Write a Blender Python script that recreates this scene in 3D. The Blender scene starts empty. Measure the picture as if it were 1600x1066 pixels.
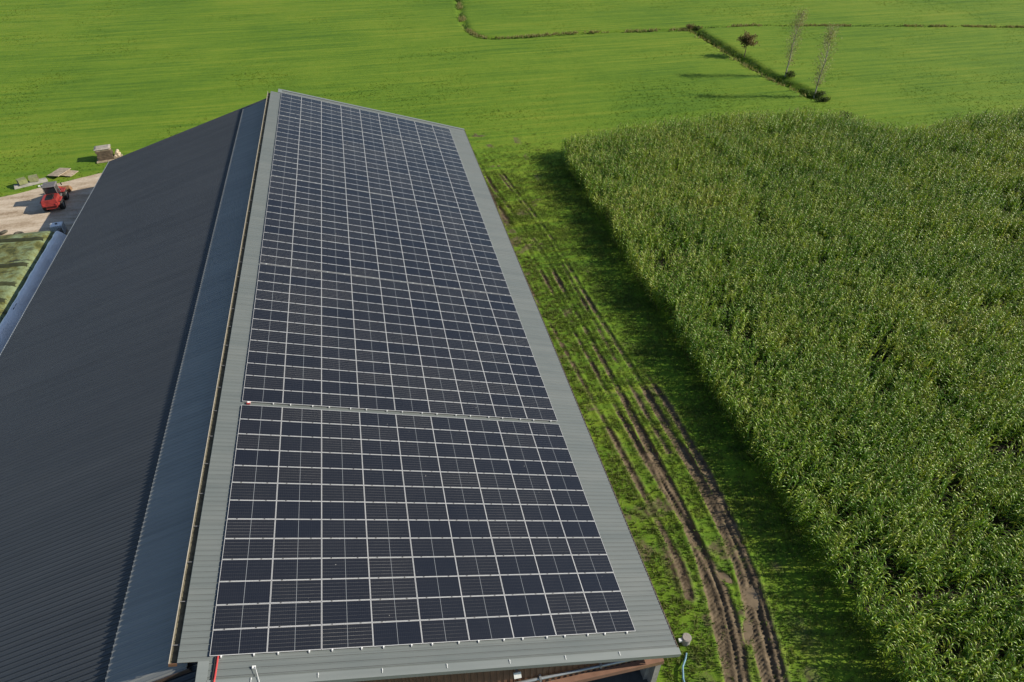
import bpy, math, random
import numpy as np
from mathutils import Vector, Matrix
random.seed(7); rng = np.random.default_rng(11)
R = math.radians
scene = bpy.context.scene
COL = scene.collection

# ------------------------------------------------------------------ camera
H0 = 10.44                      # height of the array's upper edge above the ground
CAM = np.array([8.836, -14.470, 26.022 + H0]); YAW, PITCH = 0.21512, 0.69251
cam = bpy.data.cameras.new('camera'); co = bpy.data.objects.new('camera', cam); COL.objects.link(co)
co.location = CAM; co.rotation_euler = (math.pi/2 - PITCH, 0, -YAW)
cam.sensor_width = 36; cam.lens = 36*1049.97/1600; cam.clip_start = .5; cam.clip_end = 6000
scene.camera = co

# ------------------------------------------------------------------ sky, sun, exposure
SUN_EL, SUN_AZ = R(29.5), R(103)          # azimuth from +Y towards +X
w = bpy.data.worlds.new('World'); scene.world = w; w.use_nodes = True
nt = w.node_tree; bg = nt.nodes['Background']
sky = nt.nodes.new('ShaderNodeTexSky'); sky.sky_type = 'NISHITA'; sky.sun_disc = False
sky.sun_elevation = SUN_EL; sky.sun_rotation = SUN_AZ; sky.air_density = 1.0; sky.dust_density = .6; sky.ozone_density = 1.2
nt.links.new(sky.outputs[0], bg.inputs[0]); bg.inputs[1].default_value = .085
sd = Vector((math.sin(SUN_AZ)*math.cos(SUN_EL), math.cos(SUN_AZ)*math.cos(SUN_EL), math.sin(SUN_EL)))
sl = bpy.data.lights.new('sun', 'SUN'); sl.energy = 4.7; sl.angle = R(.53); sl.color = (1, .9, .74)
so = bpy.data.objects.new('sun', sl); COL.objects.link(so); so.location = (60, -30, 60)
so.rotation_euler = sd.to_track_quat('Z', 'Y').to_euler()
vs = scene.view_settings; vs.view_transform = 'Standard'; vs.look = 'None'; vs.exposure = 0.4; vs.gamma = 1
vs.use_curve_mapping = False

# ------------------------------------------------------------------ helpers
def tag(o, label=None, cat=None, group=None, kind=None):
    if label: o['label'] = label
    if cat: o['category'] = cat
    if group: o['group'] = group
    if kind: o['kind'] = kind
    return o
def empty(name, loc=(0, 0, 0), rz=0):
    o = bpy.data.objects.new(name, None); COL.objects.link(o); o.location = loc; o.rotation_euler = (0, 0, rz)
    o.empty_display_size = .3
    return o
def link(name, me, parent=None, loc=None, rot=None):
    o = bpy.data.objects.new(name, me); COL.objects.link(o)
    if parent is not None: o.parent = parent
    if loc is not None: o.location = loc
    if rot is not None: o.rotation_euler = rot
    return o
class MB:
    def __init__(s): s.v = []; s.f = []; s.m = []; s.smooth = []
    def add(s, vs, fs, mi=0, sm=False):
        b = len(s.v); s.v += [tuple(v) for v in vs]; s.f += [tuple(b+i for i in f) for f in fs]
        s.m += [mi]*len(fs); s.smooth += [sm]*len(fs); return s
    def box(s, x0, x1, y0, y1, z0, z1, mi=0, M=None):
        vs = [(x, y, z) for z in (z0, z1) for y in (y0, y1) for x in (x0, x1)]
        if M is not None: vs = [tuple(M @ Vector(v)) for v in vs]
        return s.add(vs, [(0, 2, 3, 1), (4, 5, 7, 6), (0, 1, 5, 4), (2, 6, 7, 3), (0, 4, 6, 2), (1, 3, 7, 5)], mi)
    def taper(s, lo, hi, mi=0, M=None):   # lo, hi: (x0,x1,y0,y1,z)
        vs = [(x, y, q[4]) for q in (lo, hi) for y in q[2:4] for x in q[0:2]]
        if M is not None: vs = [tuple(M @ Vector(v)) for v in vs]
        return s.add(vs, [(0, 2, 3, 1), (4, 5, 7, 6), (0, 1, 5, 4), (2, 6, 7, 3), (0, 4, 6, 2), (1, 3, 7, 5)], mi)
    def tube(s, pts, rad, n=8, mi=0, cap=True):
        pts = [Vector(p) for p in pts]; rad = rad if isinstance(rad, (list, tuple)) else [rad]*len(pts)
        vs = []
        for i, p in enumerate(pts):
            d = (pts[min(i+1, len(pts)-1)] - pts[max(i-1, 0)]).normalized()
            a = d.orthogonal().normalized() if abs(d.z) > .95 else d.cross(Vector((0, 0, 1))).normalized()
            b = d.cross(a)
            for k in range(n):
                t = 2*math.pi*k/n; vs.append(p + (a*math.cos(t) + b*math.sin(t))*rad[i])
        fs = [(i*n+k, i*n+(k+1) % n, (i+1)*n+(k+1) % n, (i+1)*n+k) for i in range(len(pts)-1) for k in range(n)]
        s.add(vs, fs, mi, True)
        if cap: k0 = len(s.v); s.add(vs[:n]+vs[-n:], [tuple(range(n-1, -1, -1)), tuple(range(n, 2*n))], mi)
        return s
    def mesh(s, name, *mats):
        me = bpy.data.meshes.new(name); me.from_pydata(s.v, [], s.f)
        for m in mats: me.materials.append(m)
        if len(mats) > 1: me.polygons.foreach_set('material_index', s.m)
        if any(s.smooth): me.polygons.foreach_set('use_smooth', s.smooth)
        me.update(); return me
    def obj(s, name, mat, parent=None, loc=None, rot=None):
        return link(name, s.mesh(name, *(mat if isinstance(mat, (list, tuple)) else (mat,))), parent, loc, rot)
def np_mesh(name, V, F, mat, attrs=None, smooth=False):
    V = np.asarray(V, np.float32); F = np.asarray(F, np.int32); k = F.shape[1]
    me = bpy.data.meshes.new(name); me.vertices.add(len(V)); me.vertices.foreach_set('co', V.ravel())
    me.loops.add(F.size); me.loops.foreach_set('vertex_index', F.ravel())
    me.polygons.add(len(F)); me.polygons.foreach_set('loop_start', np.arange(len(F), dtype=np.int32)*k)
    me.polygons.foreach_set('loop_total', np.full(len(F), k, np.int32))
    if smooth: me.polygons.foreach_set('use_smooth', np.ones(len(F), bool))
    me.update(calc_edges=True)
    for n, a in (attrs or {}).items():
        at = me.attributes.new(n, 'FLOAT', 'POINT'); at.data.foreach_set('value', np.asarray(a, np.float32))
    me.materials.append(mat); return me

# ---- node helpers
class NM:
    def __init__(s, name):
        s.mat = bpy.data.materials.new(name); s.mat.use_nodes = True; s.t = s.mat.node_tree; s.n = s.t.nodes
        s.p = s.n['Principled BSDF']; s.out = s.n['Material Output']
    def new(s, ty, **kw):
        n = s.n.new('ShaderNode'+ty)
        for k, v in kw.items(): setattr(n, k, v)
        return n
    def l(s, a, b): s.t.links.new(a, b)
    def pos(s): return s.new('NewGeometry').outputs['Position']
    def objc(s): return s.new('TexCoord').outputs['Object']
    def map(s, src, scale=(1, 1, 1), rot=(0, 0, 0), loc=(0, 0, 0)):
        m = s.new('Mapping'); m.inputs['Scale'].default_value = scale; m.inputs['Rotation'].default_value = rot
        m.inputs['Location'].default_value = loc; s.l(src, m.inputs[0]); return m.outputs[0]
    def noise(s, src, sc, det=4, rough=.6, dist=0):
        n = s.new('TexNoise'); n.inputs['Scale'].default_value = sc; n.inputs['Detail'].default_value = det
        n.inputs['Roughness'].default_value = rough; n.inputs['Distortion'].default_value = dist
        if src is not None: s.l(src, n.inputs['Vector'])
        return n.outputs[0]
    def ramp(s, fac, stops):
        r = s.new('ValToRGB'); e = r.color_ramp.elements
        while len(e) < len(stops): e.new(.5)
        for i, (p, c) in enumerate(stops): e[i].position = p; e[i].color = (*c, 1) if len(c) == 3 else c
        s.l(fac, r.inputs[0]); return r.outputs[0]
    def mix(s, f, a, b, bt='MIX'):
        m = s.new('MixRGB', blend_type=bt)
        for v, i in ((f, 0), (a, 1), (b, 2)):
            if isinstance(v, (int, float)): m.inputs[i].default_value = v
            elif isinstance(v, tuple): m.inputs[i].default_value = (*v, 1)
            else: s.l(v, m.inputs[i])
        return m.outputs[0]
    def math(s, op, a, b=None, c=None):
        m = s.new('Math', operation=op)
        for i, v in enumerate((a, b, c)):
            if v is None: continue
            if isinstance(v, (int, float)): m.inputs[i].default_value = v
            else: s.l(v, m.inputs[i])
        return m.outputs[0]
    def bump(s, h, st, d):
        b = s.new('Bump'); b.inputs['Strength'].default_value = st; b.inputs['Distance'].default_value = d
        s.l(h, b.inputs['Height']); s.l(b.outputs[0], s.p.inputs['Normal'])
    def set(s, **kw):
        for k, v in kw.items():
            i = s.p.inputs[k.replace('_', ' ')]
            if hasattr(v, 'links'): s.l(v, i)
            elif isinstance(v, tuple): i.default_value = (*v, 1)
            else: i.default_value = v
        return s
def simple(name, col, rough=.6, var=.25, sc=3.0, metal=0, bump=0, spec=.5):
    m = NM(name); c = m.objc(); f = m.noise(c, sc, 5, .65)
    a = tuple(x*(1-var) for x in col); b = tuple(min(1, x*(1+var)) for x in col)
    m.set(Base_Color=m.ramp(f, [(.3, a), (.7, b)]), Roughness=rough, Metallic=metal, Specular_IOR_Level=spec)
    if bump: m.bump(m.noise(c, sc*6, 4), .6, bump)
    return m.mat
MAT = {}
# ------------------------------------------------------------------ roof materials
def roof_mat(name, c0, c1, rough, metal=0.0, spec=.5):
    m = NM(name); p = m.pos()
    f = m.noise(m.map(p, (.25, 1.2, .25)), 1.0, 6, .65); g = m.noise(p, .18, 3); s2 = m.noise(p, 6, 4, .7)
    oi = m.new('ObjectInfo').outputs['Random']
    f2 = m.math('ADD', m.math('MULTIPLY', f, .45), m.math('ADD', m.math('MULTIPLY', g, .3), m.math('MULTIPLY', oi, .12)))
    col = m.ramp(f2, [(.25, c0), (.62, c1)])
    st = m.noise(m.map(p, (.10, 2.6, .10)), 1.0, 4, .6); col = m.mix(m.math('MULTIPLY', m.ramp(st, [(.46, (0, 0, 0)), (.70, (1, 1, 1))]), .30), col, tuple(x*.62 for x in c0))
    spots = m.ramp(s2, [(.70, (0, 0, 0)), (.78, (1, 1, 1))])
    col = m.mix(m.math('MULTIPLY', spots, .25), col, tuple(min(1, x*1.7+.02) for x in c1))
    m.set(Base_Color=col, Roughness=m.math('ADD', m.math('MULTIPLY', f, .2), rough-.1), Metallic=metal, Specular_IOR_Level=spec)
    return m.mat
MAT['roof_light'] = roof_mat('grey_coated_sheet', (.120, .142, .144), (.158, .175, .172), .40)
MAT['roof_dark'] = roof_mat('anthracite_coated_sheet', (.052, .060, .072), (.070, .079, .091), .55, spec=.3)
MAT['roof_blue'] = roof_mat('slate_blue_sheet', (.235, .243, .238), (.29, .298, .288), .6, spec=.3)
MAT['flash'] = roof_mat('grey_flashing', (.155, .180, .182), (.20, .222, .22), .4)
MAT['seam_light'] = simple('grey_seam', (.062, .07, .07), .7, .3, .5)  # seam colours: darker far face of each rib and the strip beyond it
MAT['seam_dark'] = simple('anthracite_seam', (.009, .013, .019), .7, .3, .5)
MAT['seam_blue'] = simple('slate_blue_seam', (.15, .17, .18), .7, .3, .5)
MAT['edge_brown'] = simple('brown_edge_trim', (.09, .06, .045), .55)
MAT['cream'] = simple('cream_lip', (.36, .33, .27), .6, .2)
MAT['gutter_dirt'] = simple('dirty_trough', (.12, .11, .075), .8, .5, 4)
MAT['alu'] = simple('aluminium_frame', (.67, .68, .69), .4, .06, 2, .25)
MAT['rail'] = simple('aluminium_rail', (.6, .61, .62), .4, .1, 2, .5)
MAT['black'] = simple('black_plastic', (.012, .012, .013), .5)
MAT['white'] = simple('white_plastic', (.72, .74, .74), .5, .1)
MAT['red'] = simple('red_plastic', (.46, .05, .05), .5, .15)
MAT['concrete'] = simple('weathered_concrete', (.30, .29, .27), .85, .3, 1.2, bump=.01)
MAT['concrete_dark'] = simple('dirty_concrete', (.10, .10, .095), .9, .4, .8)
MAT['clad'] = simple('brown_cladding', (.17, .09, .055), .5, .2, 1.5)
MAT['clad_beam'] = simple('brown_beam_paint', (.23, .13, .09), .5, .2, 1.5)
MAT['steel'] = simple('galvanised_steel', (.42, .45, .48), .4, .15, 2, .6)
MAT['wood'] = simple('weathered_wood', (.40, .33, .24), .85, .35, 3, bump=.008)
MAT['wood_dark'] = simple('dark_wood', (.12, .09, .065), .9, .4, 3)
MAT['rubber'] = simple('black_rubber', (.018, .018, .018), .75, .3, 4)
MAT['glass_dark'] = simple('tinted_cab_glass', (.02, .025, .03), .08, .1)
MAT['loader_red'] = simple('red_machine_paint', (.27, .03, .025), .5, .4, 2)
MAT['grey_paint'] = simple('grey_machine_paint', (.16, .16, .165), .5, .2, 2)

# solar glass: dark cells, light gaps between cell rows, a wider gap in the middle
def solar_mat():
    m = NM('solar_cells'); uv = m.new('UVMap').outputs[0]
    sx = m.new('SeparateXYZ'); m.l(uv, sx.inputs[0]); U, V = sx.outputs[0], sx.outputs[1]
    oi = m.new('ObjectInfo'); rnd = oi.outputs['Random']
    def lines(c, n, wd):      # 1 on a line centred on every integer of c*n
        fr = m.math('FRACT', m.math('ADD', m.math('MULTIPLY', c, n), .5))
        return m.math('LESS_THAN', m.math('ABSOLUTE', m.math('SUBTRACT', fr, .5)), wd)
    rows = lines(V, 6, .020)
    cols = lines(U, 24, .022)
    mid = m.math('LESS_THAN', m.math('ABSOLUTE', m.math('SUBTRACT', U, .5)), .0036)
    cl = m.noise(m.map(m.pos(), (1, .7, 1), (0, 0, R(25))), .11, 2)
    base = m.mix(rnd, (.0080, .0108, .0190), (.0125, .0145, .0205))
    c = m.mix(m.math('MULTIPLY', cols, .22), base, (.14, .16, .20))
    glint = m.ramp(m.math('ADD', m.math('MULTIPLY', rnd, .34), m.math('MULTIPLY', cl, 1.0)), [(.46, (.06, .06, .06)), (.70, (.38, .38, .38)), (.95, (.9, .9, .9))])  # glints painted into the row lines, stronger on some panels and in clusters
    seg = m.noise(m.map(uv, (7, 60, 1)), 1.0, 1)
    rw = m.math('MULTIPLY', m.math('MULTIPLY', rows, glint), m.math('ADD', .35, seg))
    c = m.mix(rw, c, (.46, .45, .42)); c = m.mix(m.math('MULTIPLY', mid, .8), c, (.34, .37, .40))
    dirt = m.noise(m.pos(), .5, 5, .7)
    c = m.mix(m.math('MULTIPLY', dirt, .025), c, (.35, .33, .30))
    drop = m.ramp(m.noise(m.pos(), 5.5, 2, .5), [(.785, (0, 0, 0)), (.80, (1, 1, 1))]); c = m.mix(m.math('MULTIPLY', drop, .7), c, (.5, .5, .47))
    m.set(Base_Color=c, Roughness=m.math('ADD', .16, m.math('MULTIPLY', dirt, .12)), Specular_IOR_Level=.5, IOR=1.45)
    return m.mat
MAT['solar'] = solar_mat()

# ------------------------------------------------------------------ ground materials
def grass_color(m, p, dry=0.0):
    q = m.map(p, (.045, 1.1, .1), (0, 0, R(16)))
    a = m.noise(q, 1.0, 6, .62, .6); b = m.noise(p, .045, 4, .55); c = m.noise(p, .9, 5, .7)
    f = m.math('ADD', m.math('MULTIPLY', a, .55), m.math('ADD', m.math('MULTIPLY', b, .35), m.math('MULTIPLY', c, .2)))
    return m.ramp(f, [(.36, (.064, .146, .014)), (.47, (.098, .196, .016)), (.56, (.140, .242, .019)), (.70, (.215, .290, .030))])
def ground_mat():
    m = NM('meadow_ground'); p = m.pos()
    g = m.mix(1.0, grass_color(m, p), (.86, .86, .8), 'MULTIPLY')
    at = m.new('Attribute', attribute_name='mud').outputs['Fac']
    n = m.noise(p, 3.0, 6, .75)
    f = m.math('ADD', at, m.math('MULTIPLY', m.math('SUBTRACT', n, .5), .9))
    f = m.ramp(f, [(.30, (0, 0, 0)), (.68, (1, 1, 1))])
    mud = m.ramp(m.noise(p, 1.4, 6, .7), [(.3, (.055, .041, .024)), (.55, (.13, .098, .060)), (.8, (.24, .19, .125))])
    m.set(Base_Color=m.mix(f, g, mud), Roughness=m.math('SUBTRACT', .92, m.math('MULTIPLY', at, .25)), Specular_IOR_Level=.2)
    h = m.math('ADD', m.math('MULTIPLY', m.noise(p, 2.2, 6, .75), 1.0), m.math('MULTIPLY', m.noise(p, 9, 3), .35))
    m.bump(h, .9, .055)
    return m.mat
MAT['ground'] = ground_mat()
def leafy(name, colfn, trans=.35, rough=.5, spec=.4, up=0.0):
    m = NM(name); c = colfn(m); m.set(Base_Color=c, Roughness=rough, Specular_IOR_Level=spec)
    if up:      # blades lean and curl: let their shading follow the sward's surface
        g = m.new('NewGeometry').outputs['Normal']; v = m.new('VectorMath', operation='SCALE'); v.inputs['Scale'].default_value = 1-up; m.l(g, v.inputs[0])
        a_ = m.new('VectorMath', operation='ADD'); a_.inputs[1].default_value = (0, 0, up); m.l(v.outputs[0], a_.inputs[0])
        n_ = m.new('VectorMath', operation='NORMALIZE'); m.l(a_.outputs[0], n_.inputs[0]); m.l(n_.outputs[0], m.p.inputs['Normal'])
    t = m.new('BsdfTranslucent'); m.l(m.mix(1.0, c, (1.15, 1.1, .6), 'MULTIPLY'), t.inputs[0])
    x = m.new('MixShader'); x.inputs[0].default_value = trans
    m.l(m.p.outputs[0], x.inputs[1]); m.l(t.outputs[0], x.inputs[2]); m.l(x.outputs[0], m.out.inputs[0]); return m.mat
MAT['grass'] = leafy('meadow_grass_blades', lambda m: grass_color(m, m.pos()), .25, .6, .2, .75)
MAT['grass_verge'] = leafy('trodden_verge_grass', lambda m: m.mix(m.math('MULTIPLY', m.noise(m.pos(), .8, 5, .75), .9), grass_color(m, m.pos()), (.15, .165, .055)), .25, .6, .2, .7)
MAT['grass_tall'] = leafy('rank_verge_grass', lambda m: m.mix(m.noise(m.pos(), .55, 4, .7), (.090, .175, .026), (.24, .25, .075)), .25, .6, .2, .8)
MAT['grass_dry'] = leafy('dry_ditch_grass', lambda m: m.mix(m.noise(m.pos(), .6, 4, .7), (.20, .20, .07), (.34, .31, .15)), .25, .7, .2)
MAT['reed'] = leafy('dark_ditch_growth', lambda m: m.mix(m.noise(m.pos(), .8, 4, .7), (.045, .10, .02), (.10, .16, .04)), .25, .7, .2)
def corncol(m):
    p = m.pos(); oi = m.new('ObjectInfo').outputs['Random']
    f = m.math('ADD', m.math('MULTIPLY', m.noise(p, .12, 4, .6), .55), m.math('ADD', m.math('MULTIPLY', m.noise(p, 2.5, 3), .35), m.math('MULTIPLY', oi, .34)))
    return m.ramp(f, [(.36, (.074, .182, .016)), (.58, (.178, .318, .031)), (.78, (.34, .43, .064)), (.92, (.46, .44, .12))])
MAT['corn_leaf'] = leafy('maize_leaf', corncol, .32, .33, .42)
MAT['corn_stalk'] = simple('maize_stalk', (.12, .15, .05), .6, .2)
MAT['tassel'] = simple('maize_tassel', (.25, .245, .09), .8, .25)
MAT['soil'] = simple('dark_soil', (.032, .026, .018), .95, .4, .8, bump=.03)
MAT['yard'] = None
def yard_mat():
    m = NM('trodden_yard'); p = m.pos()
    a = m.noise(m.map(p, (.35, 1.0, 1), (0, 0, R(22))), .8, 6, .65); b = m.noise(p, 4, 5, .7)
    f = m.math('ADD', m.math('MULTIPLY', a, .7), m.math('MULTIPLY', b, .3))
    m.set(Base_Color=m.ramp(f, [(.32, (.22, .155, .095)), (.45, (.42, .34, .25)), (.58, (.56, .48, .38)), (.75, (.62, .55, .45))]), Roughness=.92, Specular_IOR_Level=.2)
    m.bump(b, .7, .04); return m.mat
MAT['yard'] = yard_mat()
MAT['puddle'] = simple('muddy_water', (.19, .145, .09), .06, .2, 2.0)

# ------------------------------------------------------------------ geometry of the place
def wnoise(x, y, sc, seed, octv=4):           # cheap value noise for meshes and masks
    r = np.random.default_rng(seed); out = 0; amp = 1; tot = 0
    for o in range(octv):
        t = r.random((256, 256)); X = np.asarray(x)*sc; Y = np.asarray(y)*sc
        xi = np.floor(X).astype(int); yi = np.floor(Y).astype(int); fx = X-xi; fy = Y-yi
        fx = fx*fx*(3-2*fx); fy = fy*fy*(3-2*fy); a = lambda i, j: t[(xi+i) % 256, (yi+j) % 256]
        out = out + amp*((a(0, 0)*(1-fx)+a(1, 0)*fx)*(1-fy)+(a(0, 1)*(1-fx)+a(1, 1)*fx)*fy); tot += amp
        amp *= .5; sc *= 2.1
    return out/tot
def poly_dist(x, y, pts):                     # distance to a polyline, arc length along it, signed side
    d = np.full(np.shape(x), 1e9); s = np.zeros(np.shape(x)); sg = np.zeros(np.shape(x)); acc = 0
    for (ax, ay), (bx, by) in zip(pts[:-1], pts[1:]):
        L = math.hypot(bx-ax, by-ay); t = np.clip(((x-ax)*(bx-ax)+(y-ay)*(by-ay))/(L*L), 0, 1)
        qx, qy = ax+t*(bx-ax), ay+t*(by-ay); dd = np.hypot(x-qx, y-qy); k = dd < d
        side = ((bx-ax)*(y-ay)-(by-ay)*(x-ax))/L
        d = np.where(k, dd, d); s = np.where(k, acc+t*L, s); sg = np.where(k, side, sg); acc += L
    return d, s, sg
def smooth_path(pts, n=6):
    out = []
    P = [pts[0]]+list(pts)+[pts[-1]]
    for i in range(1, len(P)-2):
        for k in range(n):
            t = k/n; a, b, c, d = (np.array(P[i+j], float) for j in (-1, 0, 1, 2))
            out.append(tuple(.5*((2*b)+(-a+c)*t+(2*a-5*b+4*c-d)*t*t+(-a+3*b-3*c+d)*t**3)))
    out.append(tuple(map(float, pts[-1]))); return out
DITCH1 = smooth_path([(33, 165), (31.6, 145), (30.1, 129.7), (30.4, 119), (34.7, 115.3), (49.6, 115.3), (72.1, 113)])
DITCH2 = smooth_path([(72.6, 112.6), (73.3, 96.9), (73.7, 86.4), (75.7, 75.5)])
DITCH3 = smooth_path([(72.6, 113.5), (85, 113), (100.1, 109.6), (136.1, 100.8), (190, 87)])
TR = [ # path, half-width of the rut, depth
 ([(23.0, -4), (23.6, -1.5), (24.2, .7), (25.0, 4.4), (25.3, 9.6), (25.2, 16.6), (25.0, 23.1), (24.6, 33), (24.2, 40.8), (23.0, 50.5), (22.1, 57), (21.4, 67)], .42, .13),
 ([(24.6, -5), (25.5, -1.9), (26.5, 1.7), (27.2, 5.3), (27.5, 10.7), (27.2, 16.8), (26.9, 24.3), (26.3, 32.6), (25.8, 44.3), (24.3, 56.5), (23.0, 65.9)], .42, .12),
 ([(23.5, -4), (24.2, -1.5), (24.9, .7), (25.5, 4.4), (25.0, 9.6), (24.4, 16.6), (24.0, 23.1), (23.5, 33), (22.9, 43), (21.9, 52)], .26, .08),
 ([(25.2, -5), (26.1, -1.9), (27.0, 1.7), (27.7, 5.3), (28.2, 10.7), (28.2, 16.8), (27.9, 22)], .30, .09),
 ([(23.3, 3.5), (23.6, 6), (23.4, 10), (23.1, 15.1), (22.6, 22), (21.8, 32.5), (20.8, 44)], .19, .05),
 ([(22.8, 66), (23.8, 57), (25.0, 47), (25.5, 40), (25.8, 31), (26.1, 22), (26.4, 14)], .14, .04),
]
TR = [(smooth_path(p, 8), w_, d_) for p, w_, d_ in TR]
PUDDLES = [(25.95, 4.2, .22, .42, .55), (25.6, .8, .18, .62, -.4), (26.95, 2.7, .30, .55, -.3)]
FX0, FX1, FY0, FY1 = 17., 32., -12., 74.      # the finely modelled verge with the wheel tracks
# field sheet
def field():
    xs = np.arange(-90, 190.01, .5); ys = np.arange(-30, 190.01, .5)
    far = np.array([250, 400, 800, 1600, 3000.])
    xs = np.concatenate([-90-far[::-1], xs, 190+far]); ys = np.concatenate([-30-far[::-1], ys, 190+far])
    X, Y = np.meshgrid(xs, ys); Z = (wnoise(X, Y, .12, 3)-.5)*.16
    mud = np.zeros_like(X)
    for pth, wd, dep in ((DITCH1, .6, .35), (DITCH2, 1.0, .9), (DITCH3, .5, .15)):
        d, s, sg = poly_dist(X, Y, pth); d = d + (wnoise(X, Y, .5, 5)-.5)*.6
        Z -= dep*np.exp(-(d/wd)**2); mud = np.maximum(mud, (.30 if dep > .5 else .12)*np.exp(-(d/(wd*.6))**2))
    core = (X > FX0-6) & (X < FX1+6) & (Y > FY0-6) & (Y < FY1+6)
    dx = np.maximum(np.maximum(FX0-X, X-FX1), np.maximum(FY0-Y, Y-FY1)); Z *= np.clip(dx/6, 0, 1)
    barn = (X > -36) & (X < 20) & (Y > -15) & (Y < 74); Z = np.where(barn, -.03, Z)
    corn = (X > 31) & (X < 110) & (Y < 66) & (Y > -30); Z = np.where(corn, np.minimum(Z, 0)*.3-.02, Z)
    n = len(xs); I, J = np.meshgrid(np.arange(n-1), np.arange(len(ys)-1)); q = J*n+I
    cx = (xs[:-1]+xs[1:])/2; cy = (ys[:-1]+ys[1:])/2; CX, CY = np.meshgrid(cx, cy)
    keep = ~((CX > FX0) & (CX < FX1) & (CY > FY0) & (CY < FY1)); q = q[keep]
    F = np.stack([q, q+1, q+1+n, q+n], -1)
    me = np_mesh('field', np.stack([X, Y, Z], -1).reshape(-1, 3), F, MAT['ground'], {'mud': mud.ravel()}, True)
    tag(link('meadow_field', me), kind='structure')
field()
def track_fields(X, Y):
    Z = (wnoise(X, Y, .9, 9)-.5)*.10; mud = np.zeros_like(X)
    for pth, hw, dep in TR:
        d, s, sg = poly_dist(X, Y, pth); prox = np.clip((24-Y)/20, 0, 1); hw = np.maximum(hw*(.42+.58*prox), .12)*(.75+.5*wnoise(X, Y, .5, 23))
        patchy = wnoise(X, Y, .22, 21); wear = np.clip(.50 + .65*prox + (patchy-.5)*1.6 + (wnoise(X, Y, 1.7, 24)-.5)*.9*(1-.6*prox), .15, 1.1)*np.clip((66-Y)/10, .1, 1)
        k = np.clip((hw-d)/.12+.5, 0, 1); Z -= dep*k*np.clip(wear, .3, 1)
        berm = np.exp(-((d-hw-.16)/.14)**2); Z += .075*berm*np.clip(wear, .2, 1)*(.4+1.2*wnoise(X, Y, 1.6, 31))
        ph = (s*1.0+np.abs(sg)*.9+(wnoise(X, Y, 1.1, 33)-.5)*.35)/.25; lug = (.5+.5*np.sin(2*math.pi*ph))*(.35+1.1*wnoise(X, Y, .9, 34))
        Z += k*.055*np.clip(lug*1.8-.6, 0, 1)*np.clip(wear, 0, 1)
        mud = np.maximum(mud, np.clip((hw+.22-d)/.28, 0, 1)*wear)
        mud = np.maximum(mud, .55*np.exp(-(d/(hw+.5))**2)*wear)
    Z += np.clip(mud, 0, 1)*(wnoise(X, Y, 4.5, 37)-.5)*.10
    # churned hollow under the eaves and bare patches near the corner
    for cx, cy, rx, ry, st in ((21.3, 54, .7, 4, 1.0), (22.0, 49.5, .6, 3, .8), (23.2, 5.5, .7, 2.5, .7), (29.3, 4.2, .5, .5, .6), (28.6, 0, 1.2, 2.4, .45), (22.2, -1.5, 1, 1.2, .5), (21.0, 32, .35, 5, .6)):
        e = np.exp(-((X-cx)/rx)**2-((Y-cy)/ry)**2); mud = np.maximum(mud, st*e); Z -= .2*e*(st > .7)
    for cx, cy, rx, ry, a_ in PUDDLES:
        ca, sa = math.cos(a_), math.sin(a_); px_, py_ = (X-cx)*ca+(Y-cy)*sa, -(X-cx)*sa+(Y-cy)*ca
        e = np.clip(1.9-np.sqrt((px_/rx)**2+(py_/ry)**2), 0, 1); Z = Z*(1-.7*e)-.12*e; mud = np.maximum(mud, .8*e)
    mud = np.maximum(mud, np.clip((wnoise(X, Y, .5, 27)-.60)*4, 0, .6)*np.clip((29.5-X)/2, 0, 1))
    return Z, mud
def fine():
    xs = np.linspace(FX0, FX1, 191); ys = np.concatenate([np.arange(FY0, 30, .06), np.arange(30, FY1+.01, .11)]); ys[-1] = FY1
    X, Y = np.meshgrid(xs, ys); Z, mud = track_fields(X, Y)
    ed = np.minimum(np.minimum(X-FX0, FX1-X), np.minimum(Y-FY0, FY1-Y)); Z *= np.clip(ed/1.0, 0, 1)
    n = len(xs); I, J = np.meshgrid(np.arange(n-1), np.arange(len(ys)-1)); q = (J*n+I).ravel()
    F = np.stack([q, q+1, q+1+n, q+n], -1)
    me = np_mesh('verge', np.stack([X, Y, Z], -1).reshape(-1, 3), F, MAT['ground'], {'mud': mud.ravel()}, False)
    tag(link('rutted_verge', me), kind='structure')
fine()

# ---- projection used only to decide how far out grass and crops have to be grown
FW = np.array([math.sin(YAW)*math.cos(PITCH), math.cos(YAW)*math.cos(PITCH), -math.sin(PITCH)])
RT = np.array([math.cos(YAW), -math.sin(YAW), 0]); UP = np.cross(RT, FW)
def in_view(x, y, z=0., mx=160, my=110):
    d = np.stack([x-CAM[0], y-CAM[1], np.zeros_like(x)+z-CAM[2]], -1); dz = d@FW
    px = 800+1050*(d@RT)/dz; py = 533-1050*(d@UP)/dz
    return (dz > 1) & (px > -mx) & (px < 1600+mx) & (py > -my) & (py < 1066+my), dz
CORN_X = 31.75
def corn_zone(x, y):
    back = np.interp(x, [31, 32.5, 43, 56.8, 69, 72.6, 74.4, 78.4, 87.6, 94.6, 120], [62.0, 63.0, 66.0, 66.4, 65.2, 62.9, 58.0, 57.0, 59.0, 59.4, 61])
    wob = (wnoise(y*0+3, y, .25, 77)-.5)*.7
    edge = np.interp(y, [-30, 40, 56, 63], [CORN_X, CORN_X, CORN_X+.1, CORN_X+.3])
    return (x > edge+wob) & (y < back+(wnoise(x, x*0+9, .3, 78)-.5)*.8)
def yard_zone(x, y):                           # trodden yard left of the barn
    e = 80.9+.44*x+(wnoise(x, y, .35, 61)-.5)*1.2
    return (x < -19) & (y < e)
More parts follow.
